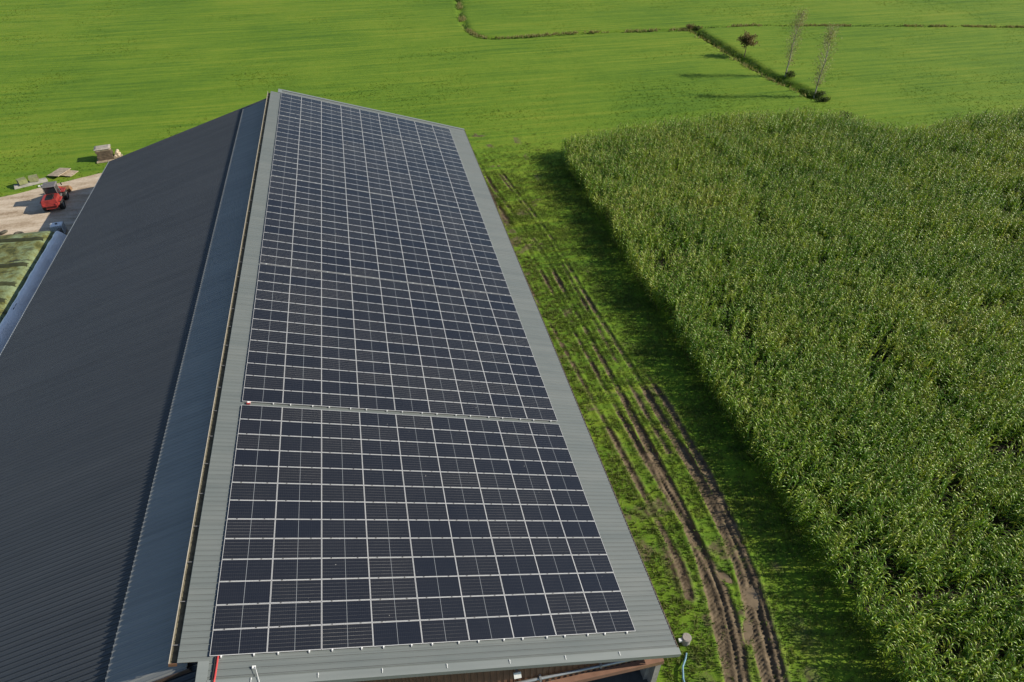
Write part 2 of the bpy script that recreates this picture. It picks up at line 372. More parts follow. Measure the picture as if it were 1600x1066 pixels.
def blades(name, pts, per, h, wd, lean, mat, seed, z=None):
    r = np.random.default_rng(seed); N = len(pts)*per
    b = np.repeat(pts, per, 0) + r.normal(0, .07, (N, 2))*np.sqrt(per/5); zz = np.repeat(z, per) if z is not None else np.zeros(N)
    sc = np.repeat(r.uniform(.6, 1.3, len(pts)), per); a = r.uniform(0, 2*math.pi, N); hh = h*sc*r.uniform(.6, 1.25, N); ww = wd*r.uniform(.7, 1.4, N)
    ln = lean*hh*r.uniform(.2, 1.3, N); a2 = a+math.pi/2+r.normal(0, .5, N)
    dx, dy = np.cos(a)*ww/2, np.sin(a)*ww/2
    V = np.empty((N, 3, 3)); V[:, 0] = np.stack([b[:, 0]-dx, b[:, 1]-dy, zz-.03], -1); V[:, 1] = np.stack([b[:, 0]+dx, b[:, 1]+dy, zz-.03], -1)
    V[:, 2] = np.stack([b[:, 0]+np.cos(a2)*ln, b[:, 1]+np.sin(a2)*ln, zz+hh], -1)
    me = np_mesh(name, V.reshape(-1, 3), np.arange(N*3).reshape(-1, 3), mat); return link(name, me)
def scatter_field():
    P = []
    for (d0, d1, dens) in ((0, 75, 9.0), (75, 110, 5.0), (110, 260, 2.6)):
        n = int(260*220*dens); x = rng.uniform(-95, 175, n); y = rng.uniform(-15, 185, n)
        ok, dz = in_view(x, y); ok &= (dz >= d0) & (dz < d1)
        ok &= ~((x > -21) & (x < 21) & (y > -2) & (y < 65.3)) & ~((x > FX0) & (x < FX1) & (y > FY0) & (y < FY1)) & ~corn_zone(x, y) & ~yard_zone(x, y)
        x, y = x[ok], y[ok]; k = rng.random(len(x)) < np.clip((wnoise(x*.35, y, .5, 41)-.2)*2.2, .6, 1)
        P.append(np.stack([x[k], y[k]], -1))
    o = blades('meadow_grass', np.concatenate(P[:1]), 4, .06, .09, 1.4, MAT['grass'], 1); tag(o, 'short bright green meadow grass around the barn', 'grass', kind='stuff')
    o = blades('meadow_grass', np.concatenate(P[1:]), 3, .038, .16, 1.6, MAT['grass'], 2); tag(o, 'short bright green meadow grass in the far fields', 'grass', kind='stuff')
scatter_field()
def scatter_verge():
    n = int((FX1-FX0)*(FY1-FY0)*60); x = rng.uniform(19.6, FX1, n); y = rng.uniform(FY0, FY1, n); ok, _ = in_view(x, y)
    Z, mud = track_fields(x, y); ok &= (rng.random(n) > np.clip(mud*1.7-.35, 0, .965)) & ~corn_zone(x-.7, y)
    ok &= ~((x < 20.2) & (y > -1) & (y < 64))
    ok &= rng.random(n) < np.clip((wnoise(x, y, .8, 43)-.2)*2.0, .12, 1)
    ok &= rng.random(n) < np.clip((69-y)/14, .03, 1)*np.clip((y-FY0)/3, .2, 1)
    x, y, Z = x[ok], y[ok], Z[ok]
    near = (x < 23.2+(wnoise(x, y, .4, 44)-.5)*2) & (y < 45)
    o = blades('verge_grass', np.stack([x[~near], y[~near]], -1), 4, .15, .06, .9, MAT['grass_verge'], 3, Z[~near]); tag(o, 'green grass between the wheel tracks beside the maize', 'grass', kind='stuff')
    o = blades('rank_grass', np.stack([x[near], y[near]], -1)[::2], 5, .20, .07, .9, MAT['grass_tall'], 4, Z[near][::2]); tag(o, 'rank green grass along the right eaves of the barn', 'grass', kind='stuff')
scatter_verge()
def along(path, n, spread, seed):
    r = np.random.default_rng(seed); P = np.array(path); L = np.r_[0, np.cumsum(np.hypot(*np.diff(P, axis=0).T))]
    s = r.uniform(0, L[-1], n); x = np.interp(s, L, P[:, 0]); y = np.interp(s, L, P[:, 1])
    return np.stack([x+r.normal(0, spread, n), y+r.normal(0, spread, n)], -1)
a = along(DITCH1, 1700, .32, 5); o = blades('dry_grass', a[wnoise(a[:, 0], a[:, 1], .3, 8) > .42], 4, .40, .10, .5, MAT['grass_dry'], 6, None); tag(o, 'dry tan grass along the bending ditch in the far meadow', 'grass', kind='stuff')
a = along(DITCH1, 1100, .3, 15); o = blades('ditch_growth', a[wnoise(a[:, 0], a[:, 1], .22, 18) > .52], 4, .38, .10, .5, MAT['reed'], 16, np.full((wnoise(a[:, 0], a[:, 1], .22, 18) > .52).sum(), -.3)); tag(o, 'dark weeds in the bending ditch of the far meadow', 'weeds', kind='stuff')
a = along(DITCH2, 2000, .34, 7)+np.array([.35, 0]); a = a[wnoise(a[:, 0], a[:, 1], .35, 17) > .46]; o = blades('ditch_growth', a, 5, .36, .14, .5, MAT['reed'], 8, np.full(len(a), -.35)); tag(o, 'dark green growth in the ditch beneath the poplars', 'weeds', kind='stuff')
a = along(DITCH2, 160, .3, 9)+np.array([-1.5, 0]); o = blades('dry_grass', a, 4, .4, .10, .5, MAT['grass_dry'], 10); tag(o, 'dry grass rim along the ditch beneath the poplars', 'grass', kind='stuff')
a = along(DITCH3, 2000, .35, 11); o = blades('dry_grass', a[wnoise(a[:, 0], a[:, 1], .25, 19) > .45], 4, .28, .12, .5, MAT['grass_dry'], 12); tag(o, 'dry grass strip along the straight boundary at upper right', 'grass', kind='stuff')
a = along(DITCH3, 700, .3, 13); o = blades('boundary_growth', a, 4, .32, .12, .5, MAT['reed'], 14, np.full(len(a), -.2)); tag(o, 'dark weeds along the straight boundary at upper right', 'weeds', kind='stuff')

# ------------------------------------------------------------------ barn
S = 0.30163; CS, SN = math.cos(S), math.sin(S); PITCHU = 1.0787; RIB = PITCHU/4
U0, U1 = -1.22, 64.30; VE = 21.0; HOOD = -1.15
barn = empty('barn', (0, 32, 0)); tag(barn, 'long grey and anthracite metal-roofed barn carrying the solar panels', 'barn')
def bl(p): return (p[0], p[1]-32, p[2])         # world -> barn local
ZR = H0-.11                                      # roof skin is below the panels
MR = Matrix.Translation((0, -32, ZR)) @ Matrix(((CS, 0, SN, 0), (0, 1, 0, 0), (-SN, 0, CS, 0), (0, 0, 0, 1)))   # (v,u,n) -> barn local
ZL = ZR-.17
ML = Matrix.Translation((0, -32, ZL)) @ Matrix(((-CS, 0, -SN, 0), (0, 1, 0, 0), (-SN, 0, CS, 0), (0, 0, 0, 1)))
deck = MB()
deck.box(.02, VE-.06, U0+.06, U1-.06, -.14, -.02, 0, MR); deck.box(.05, 20.85, U0+.06, U1-.06, -.14, -.02, 0, ML)
roof = deck.obj('roof', MAT['edge_brown'], barn)
def sheet_mesh(name, v0, v1, width, mat, rh=.028, rw=.034, tw=.012, thick=.012, sd_=.032, smat=None):
    """profiled sheet: v along the slope, u across; trapezoid ribs"""
    n = max(1, round(width/RIB)); pr = [(0, 0)]; seamf = []
    for i in range(n):
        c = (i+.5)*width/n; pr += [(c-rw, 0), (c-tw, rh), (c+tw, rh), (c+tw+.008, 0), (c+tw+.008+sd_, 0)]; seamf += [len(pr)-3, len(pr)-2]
    pr.append((width, 0)); b = MB(); k = len(pr)
    vs = [(v, u, z) for v in (v0, v1) for u, z in pr] + [(v, u, z-thick) for v in (v0, v1) for u, z in pr]
    for i in range(k-1):
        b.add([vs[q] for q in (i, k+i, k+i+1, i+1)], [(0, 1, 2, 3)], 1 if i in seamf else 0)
        b.add([vs[q] for q in (i, i+1, 2*k+i+1, 2*k+i)], [(0, 1, 2, 3)]); b.add([vs[q] for q in (k+i, 3*k+i, 3*k+i+1, k+i+1)], [(0, 1, 2, 3)])
    return b.mesh(name, mat, smat)
nsh = 61; WS = (U1-U0)/nsh
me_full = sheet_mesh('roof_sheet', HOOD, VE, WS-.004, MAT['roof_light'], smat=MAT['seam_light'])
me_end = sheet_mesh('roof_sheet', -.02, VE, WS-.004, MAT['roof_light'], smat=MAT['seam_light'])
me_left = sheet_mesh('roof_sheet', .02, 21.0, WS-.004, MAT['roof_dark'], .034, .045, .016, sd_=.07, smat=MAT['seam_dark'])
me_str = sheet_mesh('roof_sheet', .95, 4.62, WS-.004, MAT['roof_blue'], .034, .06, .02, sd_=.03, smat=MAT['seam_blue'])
jit = lambda a: random.uniform(-a, a)
for i in range(nsh):
    u = U0+i*WS
    for me, M, sub, dn in ((me_end if i in (0, nsh-1) else me_full, MR, 0, 0), (me_left, ML, 0, 0), (me_str, ML, 1, .145)):
        if sub and i in (0, nsh-1): continue
        o = link('roof_sheet', me, roof); o.matrix_basis = M @ Matrix.Translation((0, u, dn+jit(.0015))) @ Matrix.Rotation(jit(.0006), 4, 'X')
# support of the overlapping strip, ridge parts
b = MB(); b.box(1.0, 4.4, U0+WS+.05, U1-WS-.05, .01, .125, 0, ML); b.obj('sheet_packing', MAT['black'], barn)
b = MB(); b.box(.8, 4.66, U0+WS-.05, U0+WS-.012, -.02, .22, 0, ML); b.obj('verge_trim', MAT['edge_brown'], barn)
b = MB(); b.box(HOOD+.04, .0, U0+WS+.04, U1-WS-.04, -.12, -.03, 0, MR); b.obj('hood_lining', MAT['clad'], barn)
b = MB(); b.box(-.42, -.02, U0-.02, U0+WS-.02, -.02, .05, 0, MR); b.box(-.42, -.38, U0-.02, U0+WS-.02, -.3, -.015, 0, MR)
b.obj('ridge_cap', MAT['flash'], barn)
b = MB(); b.box(-.42, -.02, U1-WS+.02, U1+.02, -.02, .05, 0, MR); b.obj('ridge_cap', MAT['flash'], barn)
# gutter along the hood's free edge
def trough(name, M, pts, u0, u1, mat, th=.015):
    b = MB(); k = len(pts); vs = [(v, u, n) for u in (u0, u1) for v, n in pts]; vs = [M @ Vector(p) for p in vs]
    b.add(vs, [(i, i+1, k+i+1, k+i) for i in range(k-1)]); return b.obj(name, mat, barn)
GA, GB = U0+WS+.02, U1-WS-.02
trough('gutter', MR, [(HOOD-.02, -.05), (HOOD-.03, -.24), (HOOD-.25, -.24), (HOOD-.27, -.10)], GA, GB, MAT['gutter_dirt'])
b = MB(); b.box(HOOD-.305, HOOD-.272, GA, GB, -.20, -.08, 0, MR); b.obj('gutter_lip', MAT['cream'], barn)
b = MB(); b.box(HOOD-.30, HOOD, GA-.02, GA, -.26, -.06, 0, MR); b.obj('gutter_end', MAT['clad'], barn)
for i in range(34):
    u = GA+.75+i*1.86
    b = MB(); b.box(HOOD-.28, HOOD+.02, -.014, .014, -.012, .006); o = b.obj('gutter_bracket', MAT['grey_paint'], barn); o.matrix_basis = MR @ Matrix.Translation((0, u, -.10))
# verge flashing near and far, eaves trim
b = MB(); b.box(-.02, VE+.02, U0-.03, U0+.30, .03, .062, 0, MR); b.box(-.02, VE+.02, U0-.045, U0-.03, -.20, .062, 0, MR); b.obj('verge_flashing', MAT['flash'], barn)
b = MB(); b.box(-.02, VE+.02, U1-.30, U1+.03, .03, .062, 0, MR); b.box(-.02, VE+.02, U1+.03, U1+.045, -.20, .062, 0, MR); b.obj('verge_flashing', MAT['flash'], barn)
b = MB(); b.box(VE+.003, VE+.045, U0, U1, -.16, .03, 0, MR); b.obj('eaves_trim', MAT['edge_brown'], barn)
b = MB(); b.box(.0, 21.0, U0-.045, U0-.005, -.2, .07, 0, ML); b.obj('verge_trim', MAT['roof_dark'], barn)
trough('eaves_gutter', ML, [(20.98, -.02), (21.0, -.14), (21.1, -.16), (21.14, -.0), (21.17, -.0)], U0, U1, MAT['steel'])
# ridge snow-white clamps of the lightning conductor on the near verge
for v in (1.55, 4.05, 6.6, 9.35, 12.2, 14.9, 17.7):
    b = MB(); b.box(-.022, .022, -.022, .022, 0, .04); b.box(-.008, .008, -.14, .06, .035, .05); o = b.obj('conductor_clamp', MAT['white'], barn); o.matrix_basis = MR @ Matrix.Translation((v, U0+.22, .062))
b = MB(); b.tube([MR @ Vector(p) for p in ((1.62, -.55, .07), (1.66, -.56, .16), (1.74, -.8, .14), (1.84, -1.1, .12), (1.88, -1.3, .02), (1.9, -1.32, -.6))], .014, 5); b.obj('conductor_wire', MAT['white'], barn)
b = MB(); b.box(1.55, 1.69, -.6, -.5, .03, .12, 0, MR); b.obj('conductor_mount', MAT['white'], barn)
# walls: near gable with brown cladding and an open doorway at the right corner
YG = -.62; XW = 19.35
rz = lambda x: ZR - abs(x)*math.tan(S) - .16
def clad(name, x0, x1, z0f, z1f, y, mat, pitch=.30, dep=.045):
    b = MB(); x = x0; pr = []
    while x < x1-1e-3:
        e = min(x+pitch, x1); q = e-x
        pr += [(x, 0), (x+.45*q, 0), (x+.55*q, -dep), (x+.92*q, -dep)]; x = e
    pr.append((x1, 0)); vs = []
    for X, d in pr: vs += [bl((X, y+d, z0f(X))), bl((X, y+d, z1f(X)))]
    b.add(vs, [(2*i, 2*i+2, 2*i+3, 2*i+1) for i in range(len(pr)-1)]); return b.obj(name, mat, barn)
clad('gable_cladding', -19.3, 12.0, lambda x: 0 if x < 9 else 2.95, rz, YG, MAT['clad'])
clad('gable_cladding', 12.0, 19.3, lambda x: 3.0, rz, YG, MAT['clad'])
clad('gable_cladding', -19.3, 19.3, lambda x: 0, rz, 63.6, MAT['clad'])
b = MB(); b.box(*[9.0-.0, 19.5], YG-32-.34, YG-32-.06, 2.72, 3.06); b.obj('door_beam', MAT['clad_beam'], barn)
b = MB(); b.tube([bl((7.5, YG-.16, 3.98)), bl((12.2, YG-.16, 3.85)), bl((19.0, YG-.16, 3.62))], .075, 10); b.obj('drain_pipe', MAT['steel'], barn)
for x in (10.2, 13.2, 16.2): 
    b = MB(); b.box(x-.05, x+.05, YG-32-.27, YG-32-.02, 3.66, 3.95); b.obj('pipe_bracket', MAT['steel'], barn)
b = MB(); b.box(19.2, 19.5, YG-32-.2, YG-32+1.4, 0, 2.72); b.box(19.0, 19.2, YG-32+.2, YG-32+1.4, 0, 2.72); b.obj('corner_wall', MAT['concrete'], barn)
b = MB(); b.box(8.7, 9.0, YG-32-.1, YG-32+.3, 0, 2.72); b.obj('door_post', MAT['concrete'], barn)
b = MB(); b.box(19.2, 19.5, YG-32+1.45, 63.6-32, 0, 1.8); b.obj('side_wall', MAT['concrete'], barn)
b = MB(); b.box(19.26, 19.42, YG-32+1.45, 63.6-32, 1.81, 4.1); b.obj('side_cladding', MAT['clad'], barn)
b = MB(); b.box(-19.5, -19.2, YG-32, 63.6-32, 0, 1.8); b.obj('side_wall', MAT['concrete'], barn)
b = MB(); b.box(-19.42, -19.26, YG-32, 63.6-32, 1.81, 3.9); b.obj('side_cladding', MAT['clad'], barn)
b = MB(); b.box(-19.2, 19.2, -12-32, 63.5-32, -.02, .03); b.obj('barn_floor', MAT['concrete_dark'], barn)
# flood lamp on the gable
b = MB(); M = Matrix.Translation((12.05, YG-32-.30, 5.05)) @ Matrix.Rotation(R(-35), 4, 'X')
b.box(-.17, .17, -.06, .06, -.14, .14, 0, M); b.obj('flood_lamp', MAT['white'], barn)
b = MB(); b.box(12.0, 12.1, YG-32-.26, YG-32+.0, 5.02, 5.10); b.obj('lamp_arm', MAT['steel'], barn)

# ------------------------------------------------------------------ solar arrays
PV = 2.112; PL, PW = 2.096, 1.058; FR = .015
def panel_meshes():
    b = MB()      # frame: four bars round the glass, top at n=0
    b.box(0, PL, 0, FR, -.035, 0); b.box(0, PL, PW-FR, PW, -.035, 0); b.box(0, FR, FR, PW-FR, -.035, 0); b.box(PL-FR, PL, FR, PW-FR, -.035, 0)
    fm = b.mesh('solar_panel', MAT['alu'])
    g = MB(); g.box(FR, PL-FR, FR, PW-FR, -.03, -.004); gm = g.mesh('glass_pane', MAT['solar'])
    uv = gm.uv_layers.new(name='UVMap')
    for p in gm.polygons:
        for li in p.loop_indices:
            c = gm.vertices[gm.loops[li].vertex_index].co; uv.data[li].uv = ((c.x-FR-.02)/(PL-2*FR-.04), (c.y-FR-.015)/(PW-2*FR-.03))
    return fm, gm
FM, GM = panel_meshes()
rows = [13, 13, 13, 13, 6]; gaps = [0, .29, .10, .08, .08]
desc = ['nearest and largest block of dark solar panels, below the wide pale gap', 'second block of solar panels from the near gable, just above the wide pale gap', 'third block of solar panels from the near gable', 'fourth block of solar panels from the near gable', 'short block of solar panels by the far gable']
MP = Matrix(((CS, 0, SN, 0), (0, 1, 0, 0), (-SN, 0, CS, 0), (0, 0, 0, 1)))
u = 0.0; seam = []
for bi, nr in enumerate(rows):
    u += gaps[bi]; seam.append(u)
    arr = empty('solar_array', (0, u, H0)); tag(arr, desc[bi], 'solar panels', 'solar arrays on the roof')
    for r in range(nr):
        for c in range(9):
            o = link('solar_panel', FM, arr)
            o.matrix_basis = MP @ Matrix.Translation((c*PV+jit(.003), r*PITCHU+jit(.003), 0)) @ Matrix.Rotation(jit(.006), 4, 'X') @ Matrix.Rotation(jit(.003), 4, 'Y')
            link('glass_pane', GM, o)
    ln = nr*PITCHU-.02
    rb = MB(); rb.box(-.02, .02, -.09, ln+.06, -.085, -.037); rm = rb.mesh('mounting_rail', MAT['rail'])
    for c in range(9):
        for q in (.42, 1.62):
            o = link('mounting_rail', rm, arr); o.matrix_basis = MP @ Matrix.Translation((c*PV+q, 0, 0))
    cb = MB()
    for c in range(9):
        for q in (.42, 1.62):
            v = c*PV+q
            for r in range(1, nr): cb.box(v-.03, v+.03, r*PITCHU-.026, r*PITCHU+.004, -.03, .012, 0, MP)
    if cb.v: tag(cb.obj('panel_clamps', MAT['black'], arr), kind='stuff')
    eb = MB()
    for c in range(9):
        for q in (.42, 1.62):
            v = c*PV+q; eb.box(v-.03, v+.03, -.055, -.004, -.09, .006, 0, MP)
    tag(eb.obj('end_clamps', MAT['white'], arr), kind='stuff')
    u += nr*PITCHU
# small red fittings on the roof
b = MB(); M = Matrix.Translation((0, 0, H0-.11)) @ MP
b.tube([M @ Vector(p) for p in ((.27, .15, .06), (.27, -.2, .06), (.25, -.8, .07), (.22, -1.3, .09), (.21, -1.36, .0), (.21, -1.40, -2.2))], .04, 8)
tag(b.obj('cable_conduit', MAT['red']), 'red cable conduit running off the near corner of the roof', 'conduit')
b = MB(); M2 = M @ Matrix.Translation((.30, seam[1]-.13, .05)); b.box(-.09, .09, -.07, .07, 0, .10, 0, M2); b.box(-.06, .06, -.045, .045, .10, .13, 1, M2)
tag(b.obj('junction_box', [MAT['red'], MAT['white']]), 'tiny red and white box in the wide gap between panel blocks', 'junction box')
b = MB(); b.tube([M @ Vector(p) for p in ((.17, -.02, .05), (.17, -.5, .05), (.14, -1.0, .05), (.12, -1.36, .06), (.12, -1.40, -2.2))], .03, 6)
tag(b.obj('power_cable', MAT['black']), 'black cable lying just left of the red conduit', 'cable')

# ------------------------------------------------------------------ maize
def leaf_geo(r, L, wd, el, droop, twist):
    n = 6; vs = []; x = z = 0; a = el; ds = L/n
    for i in range(n+1):
        t = i/n; wv = wd*(.55+.9*t if t < .4 else 1.0)*(1-t**2.2)**.8*.5 + .002
        fold = .45*wv; tw = twist*t
        for sgn in (-1, 0, 1):
            yy = sgn*wv*math.cos(tw); zz = abs(sgn)*fold + sgn*wv*math.sin(tw); vs.append((x - zz*math.sin(a), yy, z + zz*math.cos(a)))
        x += math.cos(a)*ds; z += math.sin(a)*ds; a -= droop*(.3+1.3*t)/n*1.6
    fs = []
    for i in range(n):
        for k in (0, 1): fs.append((i*3+k, i*3+k+1, i*3+k+4, i*3+k+3))
    return vs, fs
def plant_parts(seed):
    r = random.Random(seed); H = r.uniform(2.1, 2.5); parts = []
    st = MB(); st.tube([(0, 0, 0), (jr(r, .03), jr(r, .03), H*.5), (jr(r, .06), jr(r, .06), H)], [.016, .013, .006], 5, 0, False); parts.append(('stalk', st, MAT['corn_stalk'], Matrix()))
    n = 12; az = r.uniform(0, 6.28)
    for i in range(n):
        z = .45+(H-.55)*i/(n-1); az += math.pi+r.uniform(-.5, .5); t = i/(n-1)
        L = r.uniform(.72, 1.0)*(1-.35*max(0, t-.6)/.4); wd = r.uniform(.08, .112)*(1-.3*max(0, t-.6)/.4)
        vs, fs = leaf_geo(r, L, wd, r.uniform(1.0, 1.42), r.uniform(1.4, 2.9), r.uniform(-1.0, 1.0))
        lb = MB(); lb.add(vs, fs, 0, True); parts.append(('leaf', lb, MAT['corn_leaf'], Matrix.Translation((0, 0, z)) @ Matrix.Rotation(az, 4, 'Z')))
    tb = MB(); tb.tube([(0, 0, H-.02), (0, 0, H+.34)], [.008, .003], 3, 0, False)
    for k in range(4):
        a = r.uniform(0, 6.28); d = r.uniform(.08, .17); z0 = H+r.uniform(.02, .12); tb.tube([(0, 0, z0), (math.cos(a)*d*.6, math.sin(a)*d*.6, z0+.16), (math.cos(a)*d, math.sin(a)*d, z0+.22)], [.007, .006, .002], 3, 0, False)
    parts.append(('tassel', tb, MAT['tassel'], Matrix())); return parts
def jr(r, a): return r.uniform(-a, a)
protos = []; pc = bpy.data.collections.new('maize_kinds')
for k in range(6):
    pp = plant_parts(100+k); protos.append([(n, b.mesh(n, m), M) for n, b, m, M in pp])
    mb = MB(); mats = [MAT['corn_stalk'], MAT['corn_leaf'], MAT['tassel']]
    for n, b, m, M in pp: mb.add([M @ Vector(v) for v in b.v], b.f, mats.index(m), True)
    pc.objects.link(bpy.data.objects.new('maize_kind', mb.mesh('maize_kind', *mats)))
def maize():
    xs = []; ys = []
    for i, x in enumerate(np.arange(CORN_X+.1, 125, .75)):
        y = np.arange(-16, 69, .21); xs.append(x+rng.normal(0, .045, len(y))); ys.append(y+rng.uniform(-.07, .07, len(y)))
    x = np.concatenate(xs); y = np.concatenate(ys); ok, dz = in_view(x, y, 1.5, 220, 200); ok &= corn_zone(x, y)
    # thin places: sprayer lanes and bare spots
    for pth, wd in (([(48, 7.5), (54.5, 9), (66, 14)], .38), ([(36, .2), (41, -.6), (50, -3)], .5), ([(78, 50), (84, 43), (96, 38)], .8), ([(40.5, 30), (62, 33), (86, 30)], .35), ([(52, 21.5), (60, 22.5), (75, 25)], .4)):
        d, _, _ = poly_dist(x, y, pth); ok &= ~((d < wd) & (rng.random(len(x)) < .85))
    for cx, cy, rd in ((43.6, 3.2, 1.3), (54.5, 12.5, .9), (47, 40, 1.0), (67, 42, .9), (50, 57, 1), (73, 36, 1.2)):
        ok &= np.hypot(x-cx, y-cy) > rd*rng.uniform(.7, 1.1, len(x))
    ok &= rng.random(len(x)) < np.clip((wnoise(x, y, .35, 91)-.16)*3.2, .25, 1)
    x, y, dz = x[ok], y[ok], dz[ok]
    inn, _ = in_view(x, y, 2.0, -6, -6); key = np.where(inn, dz, 1e9); near = np.argsort(key)[:300]
    sc = (1.0+(wnoise(x, y, .3, 95)-.5)*.22+rng.normal(0, .05, len(x))); rot = rng.uniform(0, 6.283, len(x)); idx = rng.integers(0, 6, len(x))
    tx, ty = rng.normal(0, .06, len(x)), rng.normal(0, .06, len(x))
    for j in near:
        root = empty('maize_plant', (x[j], y[j], 0)); root.rotation_euler = (tx[j], ty[j], rot[j]); root.scale = (sc[j],)*3
        tag(root, 'tall green maize plant among those nearest the lower right corner', 'maize', 'nearest maize plants at lower right')
        for n, me, M in protos[idx[j]]:
            o = link(n, me, root); o.matrix_basis = M
    m = np.ones(len(x), bool); m[near] = False
    me = bpy.data.meshes.new('maize_field'); n = m.sum(); me.vertices.add(n)
    me.vertices.foreach_set('co', np.stack([x[m], y[m], np.zeros(n)], -1).astype(np.float32).ravel())
    for nm, ty_, d in (('rot', 'FLOAT_VECTOR', np.stack([tx[m], ty[m], rot[m]], -1)), ('scl', 'FLOAT', sc[m]), ('idx', 'INT', idx[m])):
        at = me.attributes.new(nm, ty_, 'POINT'); at.data.foreach_set('vector' if ty_ == 'FLOAT_VECTOR' else 'value', d.astype(np.int32 if ty_ == 'INT' else np.float32).ravel())
    o = link('maize_field', me); tag(o, 'dense field of tall green maize filling the right side', 'maize', kind='stuff')
    ng = bpy.data.node_groups.new('grow_maize', 'GeometryNodeTree')
    ng.interface.new_socket('Geometry', in_out='INPUT', socket_type='NodeSocketGeometry'); ng.interface.new_socket('Geometry', in_out='OUTPUT', socket_type='NodeSocketGeometry')
    N = ng.nodes; gi = N.new('NodeGroupInput'); go = N.new('NodeGroupOutput'); ip = N.new('GeometryNodeInstanceOnPoints')
    ci = N.new('GeometryNodeCollectionInfo'); ci.inputs['Collection'].default_value = pc; ci.inputs['Separate Children'].default_value = True; ci.inputs['Reset Children'].default_value = True
    def at(nm, dt):
        a = N.new('GeometryNodeInputNamedAttribute'); a.data_type = dt; a.inputs['Name'].default_value = nm; return a.outputs['Attribute']
    L = ng.links.new; L(gi.outputs[0], ip.inputs['Points']); L(ci.outputs[0], ip.inputs['Instance']); ip.inputs['Pick Instance'].default_value = True
    L(at('idx', 'INT'), ip.inputs['Instance Index']); L(at('scl', 'FLOAT'), ip.inputs['Scale'])
    e2r = N.new('FunctionNodeEulerToRotation'); L(at('rot', 'FLOAT_VECTOR'), e2r.inputs[0]); L(e2r.outputs[0], ip.inputs['Rotation'])
    L(ip.outputs[0], go.inputs[0]); md = o.modifiers.new('grow', 'NODES'); md.node_group = ng
    print('maize plants', len(x))
maize()
xs = [32.9, 33.4, 43, 56.8, 69, 72, 74, 78.4, 87.6, 94.6, 120]; yb = [-30]*11; yt = [61, 61.6, 64.4, 64.8, 63.4, 61, 56.4, 55.4, 57.2, 57.8, 59]
b = MB(); b.add([(x, y, .03) for x, y in zip(xs, yb)]+[(x, y, .03) for x, y in zip(xs, yt)], [(i, i+1, 12+i, 11+i) for i in range(10)]); tag(b.obj('maize_soil', MAT['soil']), kind='structure')

exec_later = []
# ------------------------------------------------------------------ trees and bushes
def leaf_cloud(pts, size, r):
    V = []; F = []
    for p in pts:
        a = Vector((r.gauss(0, 1), r.gauss(0, 1), r.gauss(0, 1))).normalized(); c = a.orthogonal().normalized(); d = a.cross(c); s = size*r.uniform(.6, 1.4); k = len(V)
        V += [Vector(p)-c*s, Vector(p)+d*s*.55, Vector(p)+c*s, Vector(p)-d*s*.55]; F.append((k, k+1, k+2, k+3))
    b = MB(); b.add(V, F); return b
MAT['bark'] = simple('pale_bark', (.30, .28, .23), .85, .3, 3)
MAT['bark_dark'] = simple('dark_bark', (.10, .075, .05), .9, .3, 3)
MAT['leaf_brown'] = leafy('russet_leaf', lambda m: m.mix(m.noise(m.pos(), 1.2, 4, .7), (.10, .085, .035), (.23, .17, .085)), .25, .6, .2)
MAT['leaf_pop'] = leafy('poplar_leaf', lambda m: m.mix(m.noise(m.pos(), 1.0, 4, .7), (.22, .25, .09), (.40, .38, .20)), .25, .6, .2)
MAT['leaf_green'] = leafy('bush_leaf', lambda m: m.mix(m.noise(m.pos(), 1.5, 4, .7), (.025, .055, .014), (.085, .11, .03)), .25, .6, .2)
def poplar(loc, H, seed, label):
    r = random.Random(seed); root = empty('poplar_tree', loc); tag(root, label, 'tree', 'two thin poplars by the ditch'); tr = MB(); tip = []
    P = [(jr(r, .035)*i, jr(r, .035)*i, H*i/6) for i in range(7)]; tr.tube(P, [.11, .10, .085, .07, .05, .03, .01], 6)
    for k in range(110):
        t = r.uniform(.16, .97); z = H*t; i = min(5, int(t*6)); f = t*6-i; c = Vector(P[i]).lerp(Vector(P[i+1]), f); a = r.uniform(0, 6.283)
        L = (1.05-abs(t-.55)*1.2)*r.uniform(.6, 1.5)*1.45; e = c+Vector((math.cos(a)*L*.75, math.sin(a)*L*.75, L*.9)); m2 = c.lerp(e, .5)+Vector((jr(r, .1), jr(r, .1), -.08))
        tr.tube([c, m2, e], [.02, .013, .005], 3, 0, False)
        n = int(10+18*(t > .72)+6*r.random())
        for _ in range(n): q = r.random(); s_ = .2+.14*q; tip.append(c.lerp(e, .35+.7*q)+Vector((r.gauss(0, s_), r.gauss(0, s_), r.gauss(0, s_))))
    tr.obj('trunk', MAT['bark'], root); leaf_cloud(tip, .085, r).obj('crown', MAT['leaf_pop'], root)
poplar((75.75, 84.6, -.2), 9.6, 3, 'left, taller of the two thin pale poplars by the ditch')
poplar((75.2, 75.2, -.2), 10.2, 8, 'right, nearer of the two thin pale poplars by the ditch')
